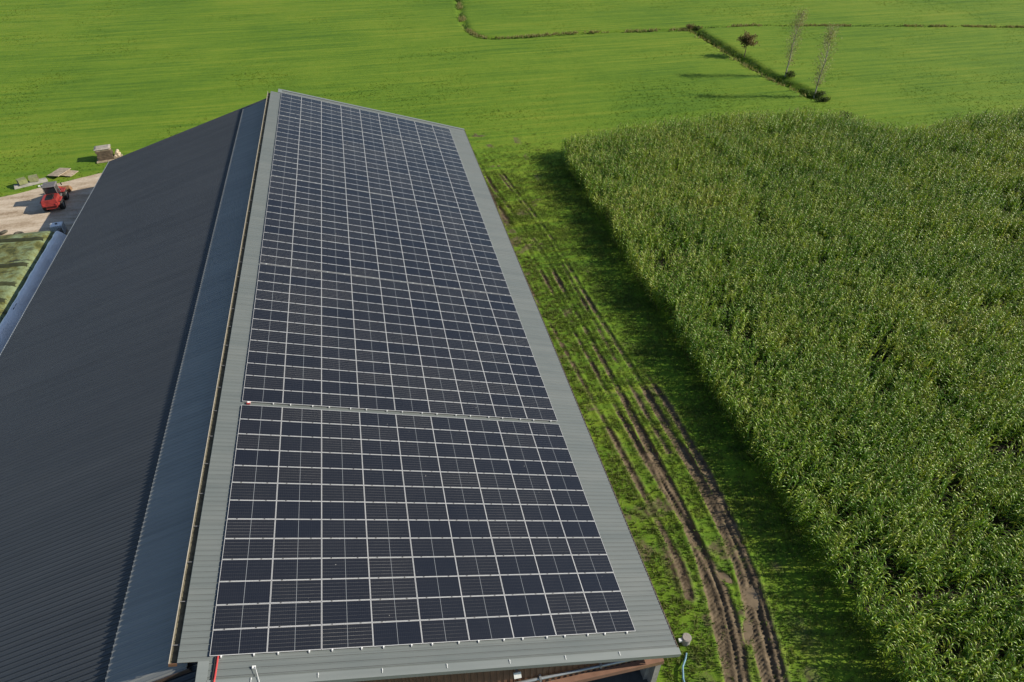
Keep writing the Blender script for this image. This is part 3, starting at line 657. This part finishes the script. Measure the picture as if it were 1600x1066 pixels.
def round_tree(loc):
    r = random.Random(5); root = empty('young_tree', loc); tag(root, 'small young tree with a round russet crown by the ditch', 'tree'); tr = MB(); pts = []
    tr.tube([(0, 0, 0), (.05, 0, 1.0), (0, .05, 2.0), (.05, 0, 3.2)], [.09, .075, .06, .03], 6)
    for k in range(46):
        a = r.uniform(0, 6.283); el = r.uniform(-.1, 1.4); L = r.uniform(1.0, 1.95); c = Vector((0, 0, r.uniform(1.9, 2.9)))
        e = c+Vector((math.cos(a)*math.cos(el)*L, math.sin(a)*math.cos(el)*L, math.sin(el)*L*.85)); tr.tube([c, c.lerp(e, .5)+Vector((0, 0, .06)), e], [.022, .014, .005], 3, 0, False)
        for _ in range(50): q = r.uniform(.3, 1.06); pts.append(c.lerp(e, q)+Vector((r.gauss(0, .13), r.gauss(0, .13), r.gauss(0, .11))))
    tr.obj('trunk', MAT['bark_dark'], root); leaf_cloud(pts, .11, r).obj('crown', MAT['leaf_brown'], root)
round_tree((74.2, 95.6, -.15))
def bush(loc, rx, ry, h, seed, label, mat='leaf_green'):
    r = random.Random(seed); root = empty('bush', loc); tag(root, label, 'bush', 'low bushes by the ditch'); tr = MB(); pts = []
    for k in range(16):
        a = r.uniform(0, 6.283); q = math.sqrt(r.random()); e = Vector((math.cos(a)*rx*q, math.sin(a)*ry*q, h*r.uniform(.6, 1)*(1.1-.5*q))); tr.tube([(0, 0, 0), e*.55+Vector((0, 0, .1)), e], [.02, .014, .005], 3, 0, False)
        for _ in range(55): pts.append(e*r.uniform(.45, 1.05)+Vector((r.gauss(0, .14), r.gauss(0, .14), r.gauss(0, .11))))
    tr.obj('stems', MAT['bark_dark'], root); leaf_cloud(pts, .075, r).obj('foliage', MAT[mat], root)
bush((75.9, 75.0, 0), 1.0, .8, .95, 1, 'dark bush at the foot of the nearer poplar')
bush((75.5, 73.2, 0), 1.2, .35, .5, 6, 'low dark clump just below the nearer poplar')
bush((76.2, 84.2, 0), 1.1, .9, 1.0, 2, 'dark bush at the foot of the taller poplar')
bush((74.3, 66.2, 0), 1.3, .6, 1.3, 4, 'low bush at the far edge of the maize')
bush((72.0, 113.4, 0), 1.1, .8, 1.0, 5, 'brownish bush where the two ditches meet', 'leaf_brown')
bush((73.2, 112.9, -.3), .7, .7, 1.0, 7, 'dark green bush at the corner of the ditches')

# ------------------------------------------------------------------ verge objects near the corner
root = empty('concrete_pillar', (22.0, 1.0, 0)); tag(root, 'short round pale concrete pipe standing by the roof corner', 'pipe')
b = MB(); n = 20
for z0, z1, rd in ((-.1, .50, .24), (.50, .55, .26)): b.tube([(0, 0, z0), (0, 0, z1)], rd, n)
b.obj('shaft', MAT['concrete'], root); b = MB(); b.tube([(0, 0, .55), (0, 0, .58)], .22, n); b.obj('lid', simple('pale_lid', (.30, .275, .25), .85), root)
b = MB(); b.box(-.46, -.28, -.1, .06, .36, .5); b.obj('side_outlet', MAT['white'], root)
b = MB(); b.tube([(20.9, -2.6, .12), (20.95, -1.6, .2), (21.02, -.9, .22), (21.25, -.3, .2), (21.6, .1, .1), (21.8, .4, .04)], .055, 7)
tag(b.obj('water_hose', simple('pale_blue_hose', (.13, .26, .36), .5)), 'pale blue hose lying in the grass by the barn corner', 'hose')
def puddle(cx, cy, rx, ry, a, label, z=.012, mat='puddle'):
    b = MB(); n = 26; vs = [(0, 0, 0)]; r = random.Random(int(cx*100))
    for k in range(n):
        t = 2*math.pi*k/n; q = 1+.22*math.sin(2*t+cx)+.12*math.sin(5*t+cy)+jr(r, .07); x, y = rx*q*math.cos(t), ry*q*math.sin(t)
        vs.append((x*math.cos(a)-y*math.sin(a), x*math.sin(a)+y*math.cos(a), 0))
    b.add(vs, [(0, 1+k, 1+(k+1) % n) for k in range(n)]); o = b.obj('puddle', MAT[mat], None, (cx, cy, z)); tag(o, label, 'puddle', kind='structure')
for (cx, cy, rx, ry, a_), lab, z_ in zip(PUDDLES, ('tan puddle between the two wheel tracks', 'pale puddle between the tracks at the bottom edge', 'dark wet puddle in the right wheel track'), (-.085, -.085, -.09)):
    puddle(cx, cy, rx*1.6, ry*1.6, a_, lab, z_)
# ------------------------------------------------------------------ yard on the left
def yard():
    xs = np.linspace(-75, -19.3, 112); V = []; F = []
    for i, x in enumerate(xs):
        e = 80.9+.44*x+(float(wnoise(np.array([x]), np.array([5.]), .35, 61)[0])-.5)*1.2; V += [(x, -20, .012), (x, e, .012)]
        if i: k = 2*i; F.append((k-2, k, k+1, k-1))
    b = MB(); b.add(V, F); tag(b.obj('yard', MAT['yard']), kind='structure')
yard()
# loader
def wheel(parent, x, y, z, rad, wd):
    b = MB(); n = 22; pr = [(-wd/2, rad*.62), (-wd/2, rad*.93), (-wd*.35, rad), (wd*.35, rad), (wd/2, rad*.93), (wd/2, rad*.62)]
    vs = [(px, rr*math.cos(2*math.pi*k/n), rr*math.sin(2*math.pi*k/n)) for k in range(n) for px, rr in pr]; m = len(pr)
    b.add(vs, [(k*m+i, k*m+i+1, ((k+1) % n)*m+i+1, ((k+1) % n)*m+i) for k in range(n) for i in range(m-1)], 0, True)
    for k in range(n):
        t = 2*math.pi*(k+.5)/n; M = Matrix.Rotation(t, 4, 'X') @ Matrix.Translation((0, 0, rad)); b.box(-wd*.46, wd*.46, -.03, .03, -.02, .035, 0, M)
    w_ = b.obj('wheel', MAT['rubber'], parent, (x, y, z)); h = MB(); h.tube([(-wd*.36, 0, 0), (wd*.36, 0, 0)], rad*.63, 16); h.obj('rim', MAT['grey_paint'], w_)
def loader(loc, rz):
    t = empty('wheel_loader', loc, rz); t.scale = (.88,)*3; tag(t, 'red wheel loader with a dark cab parked on the yard', 'loader')
    for sx in (-1, 1):
        wheel(t, sx*.92, -1.35, .62, .62, .46); wheel(t, sx*.92, 1.25, .62, .62, .46)
    b = MB(); b.box(-.62, .62, -2.35, .2, .55, 1.0); b.taper((-.95, .95, -2.55, -.45, 1.0), (-.80, .80, -2.35, -.5, 1.72)); b.obj('engine_body', MAT['loader_red'], t)
    b = MB(); b.taper((-.42, .42, -2.2, -.7, 1.725), (-.36, .36, -2.1, -.75, 1.80)); b.obj('engine_grille', MAT['black'], t)
    for sx in (-1, 1):
        b = MB(); b.box(sx*.72-.09, sx*.72+.09, -2.60, -2.50, 1.15, 1.30); b.obj('rear_light', MAT['red'], t)
        b = MB(); b.taper((sx*.92-.26, sx*.92+.26, -2.0, -.7, 1.30), (sx*.92-.25, sx*.92+.22, -1.85, -.8, 1.38)); b.obj('mudguard', MAT['loader_red'], t)
        b = MB(); b.taper((sx*.92-.26, sx*.92+.26, .65, 1.85, 1.30), (sx*.92-.25, sx*.92+.22, .75, 1.75, 1.37)); b.obj('mudguard', MAT['loader_red'], t)
    b = MB(); b.tube([(.55, -1.9, 1.7), (.55, -1.9, 2.35)], .05, 8); b.obj('exhaust', MAT['black'], t)
    cab = MB(); 
    for x in (-.72, .72):
        for y in (-.42, .78): cab.tube([(x, y, 1.0), (x*.9, y*.95, 2.62)], .045, 6)
    cab.box(-.78, .78, -.45, .85, .95, 1.12); c = cab.obj('cab', MAT['grey_paint'], t)
    b = MB(); b.taper((-.80, .80, -.55, .92, 2.62), (-.70, .70, -.45, .82, 2.74)); b.obj('cab_roof', simple('dusty_cab_roof', (.13, .125, .13), .7), c)
    b = MB(); b.box(-.66, .66, -.41, -.39, 1.2, 2.55); b.box(-.66, .66, .74, .76, 1.2, 2.55); b.box(-.68, -.66, -.38, .73, 1.2, 2.55); b.box(.66, .68, -.38, .73, 1.2, 2.55); b.obj('window', MAT['glass_dark'], c)
    b = MB(); b.box(-.3, .3, -.1, .45, 1.12, 1.5); b.box(-.3, .3, -.2, -.08, 1.5, 2.0); b.obj('seat', MAT['black'], c)
    b = MB(); b.box(-.5, .5, .3, 1.75, .55, 1.15); b.box(-.35, .35, 1.2, 1.7, 1.15, 1.7); b.obj('front_frame', MAT['loader_red'], t)
    for sx in (-1, 1):
        b = MB(); M = Matrix.Translation((sx*.38, 2.35, 1.15)) @ Matrix.Rotation(R(-32), 4, 'X'); b.box(-.07, .07, -1.15, 1.0, -.14, .14, 0, M); b.obj('lift_arm', MAT['loader_red'], t)
    b = MB(); b.tube([(0, 1.5, 1.5), (0, 2.9, 1.0)], .06, 8); b.obj('hydraulic_ram', MAT['steel'], t)
    k = [(3.2, .12), (4.15, .08), (4.2, .12), (3.35, .22), (3.05, .5), (3.15, 1.0), (3.08, 1.02), (2.95, .5)]
    b = MB(); vs = [(x, y, z) for x in (-1.15, 1.15) for y, z in k]; n = len(k); b.add(vs, [(i, (i+1) % n, n+(i+1) % n, n+i) for i in range(n)])
    for x in (-1.15, 1.12): b.add([(x+q, y, z) for q in (0, .03) for y, z in ((3.2, .12), (4.1, .1), (3.9, .5), (3.1, 1.0), (2.98, .5))], [(0, 1, 2, 3, 4), (9, 8, 7, 6, 5)]+[(i, (i+1) % 5, 5+(i+1) % 5, 5+i) for i in range(5)])
    b.obj('bucket', simple('rusty_bucket', (.26, .15, .075), .7, .4), t)
    for sx in (-1, 1):
        b = MB(); b.tube([(sx*.75, .8, 2.3), (sx*1.08, .9, 2.32)], .018, 5); b.box(sx*1.12-.06, sx*1.12+.06, .88, .92, 2.1, 2.45); b.obj('mirror', MAT['black'], t)
loader((-26.6, 62.9, .01), R(6))
# boards, beam, crates and timber on the grass
def pallet(loc, rz, w_, l_, label, mat='wood'):
    t = empty('pallet', loc, rz); tag(t, label, 'pallet', 'pallets by the yard'); bm = MB(); bm.box(-w_/2, w_/2, -.05, .05, 0, .02); 
    for y in (-l_/2+.06, 0, l_/2-.06):
        b = MB(); b.box(-w_/2, w_/2, y-.05, y+.05, 0, .10); b.obj('bearer', MAT[mat], t)
    n = max(5, int(w_/.16)); 
    for i in range(n):
        x = -w_/2+(i+.5)*w_/n; b = MB(); b.box(x-w_/n*.42, x+w_/n*.42, -l_/2, l_/2, .102, .13+random.uniform(0, .01)); b.obj('slat', MAT[mat], t)
def slab(name, loc, rot, dx, dy, dz, mat, label, cat):
    t = empty(name, loc); t.rotation_euler = rot; tag(t, label, cat, 'boards lying by the yard'); n = 7
    for i in range(n):
        y0 = -dy/2+i*dy/n; b = MB(); b.box(-dx/2+jit(.03), dx/2+jit(.03), y0+.008, y0+dy/n-.008, 0, dz+jit(.006)); b.obj('board', MAT[mat], t)
    for x in (-dx*.35, dx*.35): b = MB(); b.box(x-.06, x+.06, -dy/2, dy/2, -.08, 0); b.obj('batten', MAT['wood_dark'], t)
slab('board_panel', (-28.5, 71.0, .30), (R(4), R(-7), R(-32)), 1.9, 2.0, .06, 'wood', 'pale square board panel lying tilted on the grass edge', 'boards')
slab('board_panel', (-27.5, 70.9, .10), (0, R(2), R(-20)), 1.6, 1.5, .05, 'wood', 'lower weathered board panel poking out beneath the tilted one', 'boards')
b = MB(); M = Matrix.Translation((-31.1, 68.9, .0)) @ Matrix.Rotation(R(24), 4, 'Z')
b.taper((-1.75, 1.75, -.32, .32, 0), (-1.65, 1.65, -.24, .24, .34), 0, M); tag(b.obj('feed_trough_block', MAT['concrete']), 'long pale concrete block lying on the grass edge', 'block')
for dx, a, mt, lab in ((-.75, 35, (.20, .22, .10), 'left mossy green crate on the long concrete block'), (.45, 18, (.22, .23, .12), 'right mossy green crate on the long concrete block')):
    t = empty('crate', (-31.1+dx*.9, 69.0+dx*.42, .34), R(a)); tag(t, lab, 'crate', 'mossy crates on the block'); cm = simple('mossy_board', mt, .9, .3, 3)
    for i in range(4): b = MB(); b.box(-.45, .45, -.42+i*.21+.01, -.42+(i+1)*.21-.01, .50, .54); b.obj('board', cm, t)
    for sy in (-1, 1): b = MB(); b.box(-.45, .45, sy*.40-.02, sy*.40+.02, 0, .5); b.obj('side', cm, t)
    for sx in (-1, 1): b = MB(); b.box(sx*.43-.02, sx*.43+.02, -.38, .38, 0, .5); b.obj('end', MAT['wood_dark'], t)
b = MB(); b.box(-.5, .5, -.12, .12, 0, .12); tag(b.obj('timber_offcut', MAT['white'], None, (-29.6, 68.2, .0), (0, 0, R(12))), 'small white timber offcut in front of the concrete block', 'timber')
pallet((-23.6, 74.3, 0.02), R(10), 2.9, 1.5, 'pale pallet under the dark timber stack')
t = empty('timber_stack', (-24.0, 74.4, .16), R(10)); tag(t, 'tall dark stack of timber layers under a weathered cover', 'timber stack')
for i in range(7):
    for j in range(5):
        b = MB(); b.box(-.85+jit(.06), .85+jit(.06), -.62+j*.25, -.62+j*.25+.22, i*.2, i*.2+.15); b.obj('plank', MAT['wood_dark'] if i < 6 else MAT['wood'], t)
    for x in (-.6, .6): b = MB(); b.box(x-.04, x+.04, -.6, .6, i*.2+.151, i*.2+.199); b.obj('spacer', MAT['wood_dark'], t)
b = MB(); b.taper((-.95, .9, -.72, .72, 1.41), (-.7, .7, -.5, .5, 1.52)); b.obj('cover', simple('weathered_cover', (.33, .30, .26), .8, .3), t)
for i, (dx, dy) in enumerate(((1.15, -.2), (1.45, .1), (1.3, .35))):
    b = MB(); b.tube([(-.05, -.5, 0), (.05, .5, 0)], .2, 10); tag(b.obj('log', MAT['wood'], None, (-24+dx, 74.6+dy*.6, .16+.2+(.3 if i == 2 else 0)), (0, 0, R(10))), ['pale log beside the timber stack, touching it', 'outer pale log beside the timber stack', 'upper pale log resting on two others'][i], 'log', 'logs on the pallet')
# water tank in its cage
def tank(loc, rz):
    t = empty('caged_water_tank', loc, rz); tag(t, 'white caged water tank at the end of the silage wall', 'tank')
    b = MB(); b.taper((-.56, .56, -.46, .46, .16), (-.56, .56, -.46, .46, 1.08)); b.taper((-.56, .56, -.46, .46, 1.08), (-.48, .48, -.38, .38, 1.14)); b.obj('container', simple('pale_tank', (.78, .82, .86), .4, .06), t)
    b = MB(); b.tube([(0, 0, 1.12), (0, 0, 1.2)], .12, 12); b.obj('cap', MAT['black'], t); b = MB(); b.box(-.6, .6, -.5, .5, 0, .14); b.obj('base', MAT['wood'], t)
    c = MB(); 
    for i in range(6):
        z = .22+i*.17
        c.tube([(-.6, -.5, z), (.6, -.5, z), (.6, .5, z), (-.6, .5, z), (-.6, -.5, z)], .012, 4)
    for i in range(7):
        x = -.6+i*.2
        for y in (-.5, .5): c.tube([(x, y, .14), (x, y, 1.15)], .012, 4)
    for i in range(1, 6):
        y = -.5+i/6
        for x in (-.6, .6): c.tube([(x, y, .14), (x, y, 1.15)], .012, 4)
    c.obj('cage', MAT['steel'], t)
tank((-24.4, 55.9, .02), R(8))
# silage clamp
t = empty('silage_wall', (-22.85, 20, 0)); tag(t, 'low concrete silage wall beside the left eaves', 'wall')
for i in range(17): b = MB(); b.box(-.14, .14, 33.0-(i+1)*2.0+.02, 33.0-i*2.0-.02, 0, 2.2+jit(.015)); b.obj('wall_panel', MAT['concrete_dark'], t)
def plastic():
    r = random.Random(3); ys = np.arange(15, 52.4, .35); pr = [(-.42, 1.3), (-.3, 1.9), (-.15, 2.25), (.05, 2.32), (.3, 2.15), (.55, 1.85), (.85, 1.45), (1.15, .95), (1.3, .5)]
    V = []; F = []; k = len(pr)
    for i, y in enumerate(ys):
        a = float(wnoise(np.array([y]), np.array([1.]), .7, 51)[0])-.5
        for j, (x, z) in enumerate(pr):
            e = float(wnoise(np.array([y*1.3]), np.array([j*.6+9.]), 1.0, 52)[0])-.5
            zz = z+(a*.7 if j in (0, k-1) else 0); V.append((-22.85+x*(1+.15*a)+e*.32, y, zz+e*.16))
        if i: F += [((i-1)*k+j, (i-1)*k+j+1, i*k+j+1, i*k+j) for j in range(k-1)]
    b = MB(); b.add(V, F, 0, True); o = b.obj('plastic_sheet', simple('pale_blue_film', (.93, .94, .95), .45, .04, 1.5, bump=.05)); tag(o, 'pale bluish plastic sheet draped over the silage wall', 'plastic sheet')
plastic()
FOLD = simple('dark_mossy_fold', (.03, .036, .012), .85, .5, 1.2)
def heap():
    xs = np.concatenate([np.linspace(-60, -26, 24), np.linspace(-25.7, -23.2, 12)]); ys = np.arange(14, 55.2, .4); X, Y = np.meshgrid(xs, ys)
    e1 = np.clip((-23.3-X)/1.1, 0, 1); e2 = np.clip((54.6-Y)/2.2, 0, 1); s = lambda q: np.sqrt(np.clip(1-(1-q)**2, 0, 1))
    Z = 2.0*s(e1)*s(e2)+(wnoise(X, Y, .35, 71)-.5)*.2*s(e1)*s(e2)
    sh = np.zeros_like(Y)
    n = len(xs); I, J = np.meshgrid(np.arange(n-1), np.arange(len(ys)-1)); q = (J*n+I).ravel()
    m = NM('mossy_green_cover'); p = m.pos(); f = m.noise(p, .55, 6, .7); g = m.noise(m.map(p, (.5, 2.2, 1)), 1.0, 5, .7)
    c = m.ramp(f, [(.38, (.055, .062, .012)), (.46, (.13, .135, .035)), (.54, (.17, .215, .10)), (.70, (.22, .29, .17))]); c = m.mix(m.ramp(g, [(.36, (1, 1, 1)), (.44, (0, 0, 0))]), c, (.03, .035, .015))
    m.set(Base_Color=c, Roughness=.7); m.bump(m.noise(p, 2.2, 5), .8, .12)
    me = np_mesh('silage_heap', np.stack([X, Y, Z], -1).reshape(-1, 3), np.stack([q, q+1, q+1+n, q+n], -1), m.mat, None, True)
    root = link('silage_heap', me); tag(root, 'flat silage heap under mossy green covers at left edge', 'silage heap')
    for k, y in enumerate((51.6, 46.8, 43.6, 40.8, 37.6, 34.5)):       # folded seams of the covers
        V = []; F = []; xx = np.arange(-40, -23.6, .4)
        for i, x in enumerate(xx):
            yy = y+(float(wnoise(np.array([x]), np.array([k*3.]), .4, 81)[0])-.5)*.9; z = 2.0*float(s(np.clip((-23.3-x)/1.1, 0, 1)))+(float(wnoise(np.array([x]), np.array([yy]), .35, 71)[0])-.5)*.2
            for dy, dz in ((-.30, -.02), (-.12, .16), (.14, .17), (.3, -.04)): V.append((x, yy+dy, z+dz))
            if i: F += [((i-1)*4+j, (i-1)*4+j+1, i*4+j+1, i*4+j) for j in range(3)]
        b = MB(); b.add(V, F, 0, True); b.obj('cover_fold', FOLD, root)
heap()
for i, (x, y, rz_, s_) in enumerate(((-26.6, 55.4, .2, 1.0), (-27.6, 55.9, .8, .9), (-28.5, 56.4, .1, 1.05), (-29.4, 56.2, .5, .95), (-30.3, 57.2, .3, 1.0))):
    t = MB(); n, m_ = 18, 8; vs = [((.34+.14*math.cos(2*math.pi*j/m_))*math.cos(2*math.pi*k/n), (.34+.14*math.cos(2*math.pi*j/m_))*math.sin(2*math.pi*k/n), .13*math.sin(2*math.pi*j/m_)) for k in range(n) for j in range(m_)]
    t.add(vs, [(k*m_+j, ((k+1) % n)*m_+j, ((k+1) % n)*m_+(j+1) % m_, k*m_+(j+1) % m_) for k in range(n) for j in range(m_)], 0, True)
    o = t.obj('tyre', simple('dusty_tyre', (.07, .065, .05), .9, .5, 3), None, (x, y, .15), (jit(.3), jit(.3), rz_)); o.scale = (s_,)*3
    tag(o, ['old tyre lying nearest the caged water tank', 'second old tyre from the caged water tank', 'middle old tyre of the row before the silage heap', 'fourth old tyre from the caged water tank', 'old tyre farthest from the caged water tank'][i], 'tyre', 'old tyres before the silage heap')
def bag(loc):
    b = MB(); n, m_ = 14, 7; r = random.Random(4); vs = []
    for j in range(m_+1):
        for k in range(n):
            t = 2*math.pi*k/n; a = math.pi*j/m_; q = 1+jr(r, .1); vs.append((.75*math.sin(a)**.6*math.cos(t)*q, .55*math.sin(a)**.6*math.sin(t)*q, .42-.42*math.cos(a)))
    b.add(vs, [(j*n+k, j*n+(k+1) % n, (j+1)*n+(k+1) % n, (j+1)*n+k) for j in range(m_) for k in range(n)], 0, True)
    tag(b.obj('film_bundle', simple('crumpled_film', (.60, .70, .74), .4, .12, 3), None, loc), 'crumpled white plastic film bundle at the left picture edge', 'film bundle')
bag((-30.6, 55.6, .02))
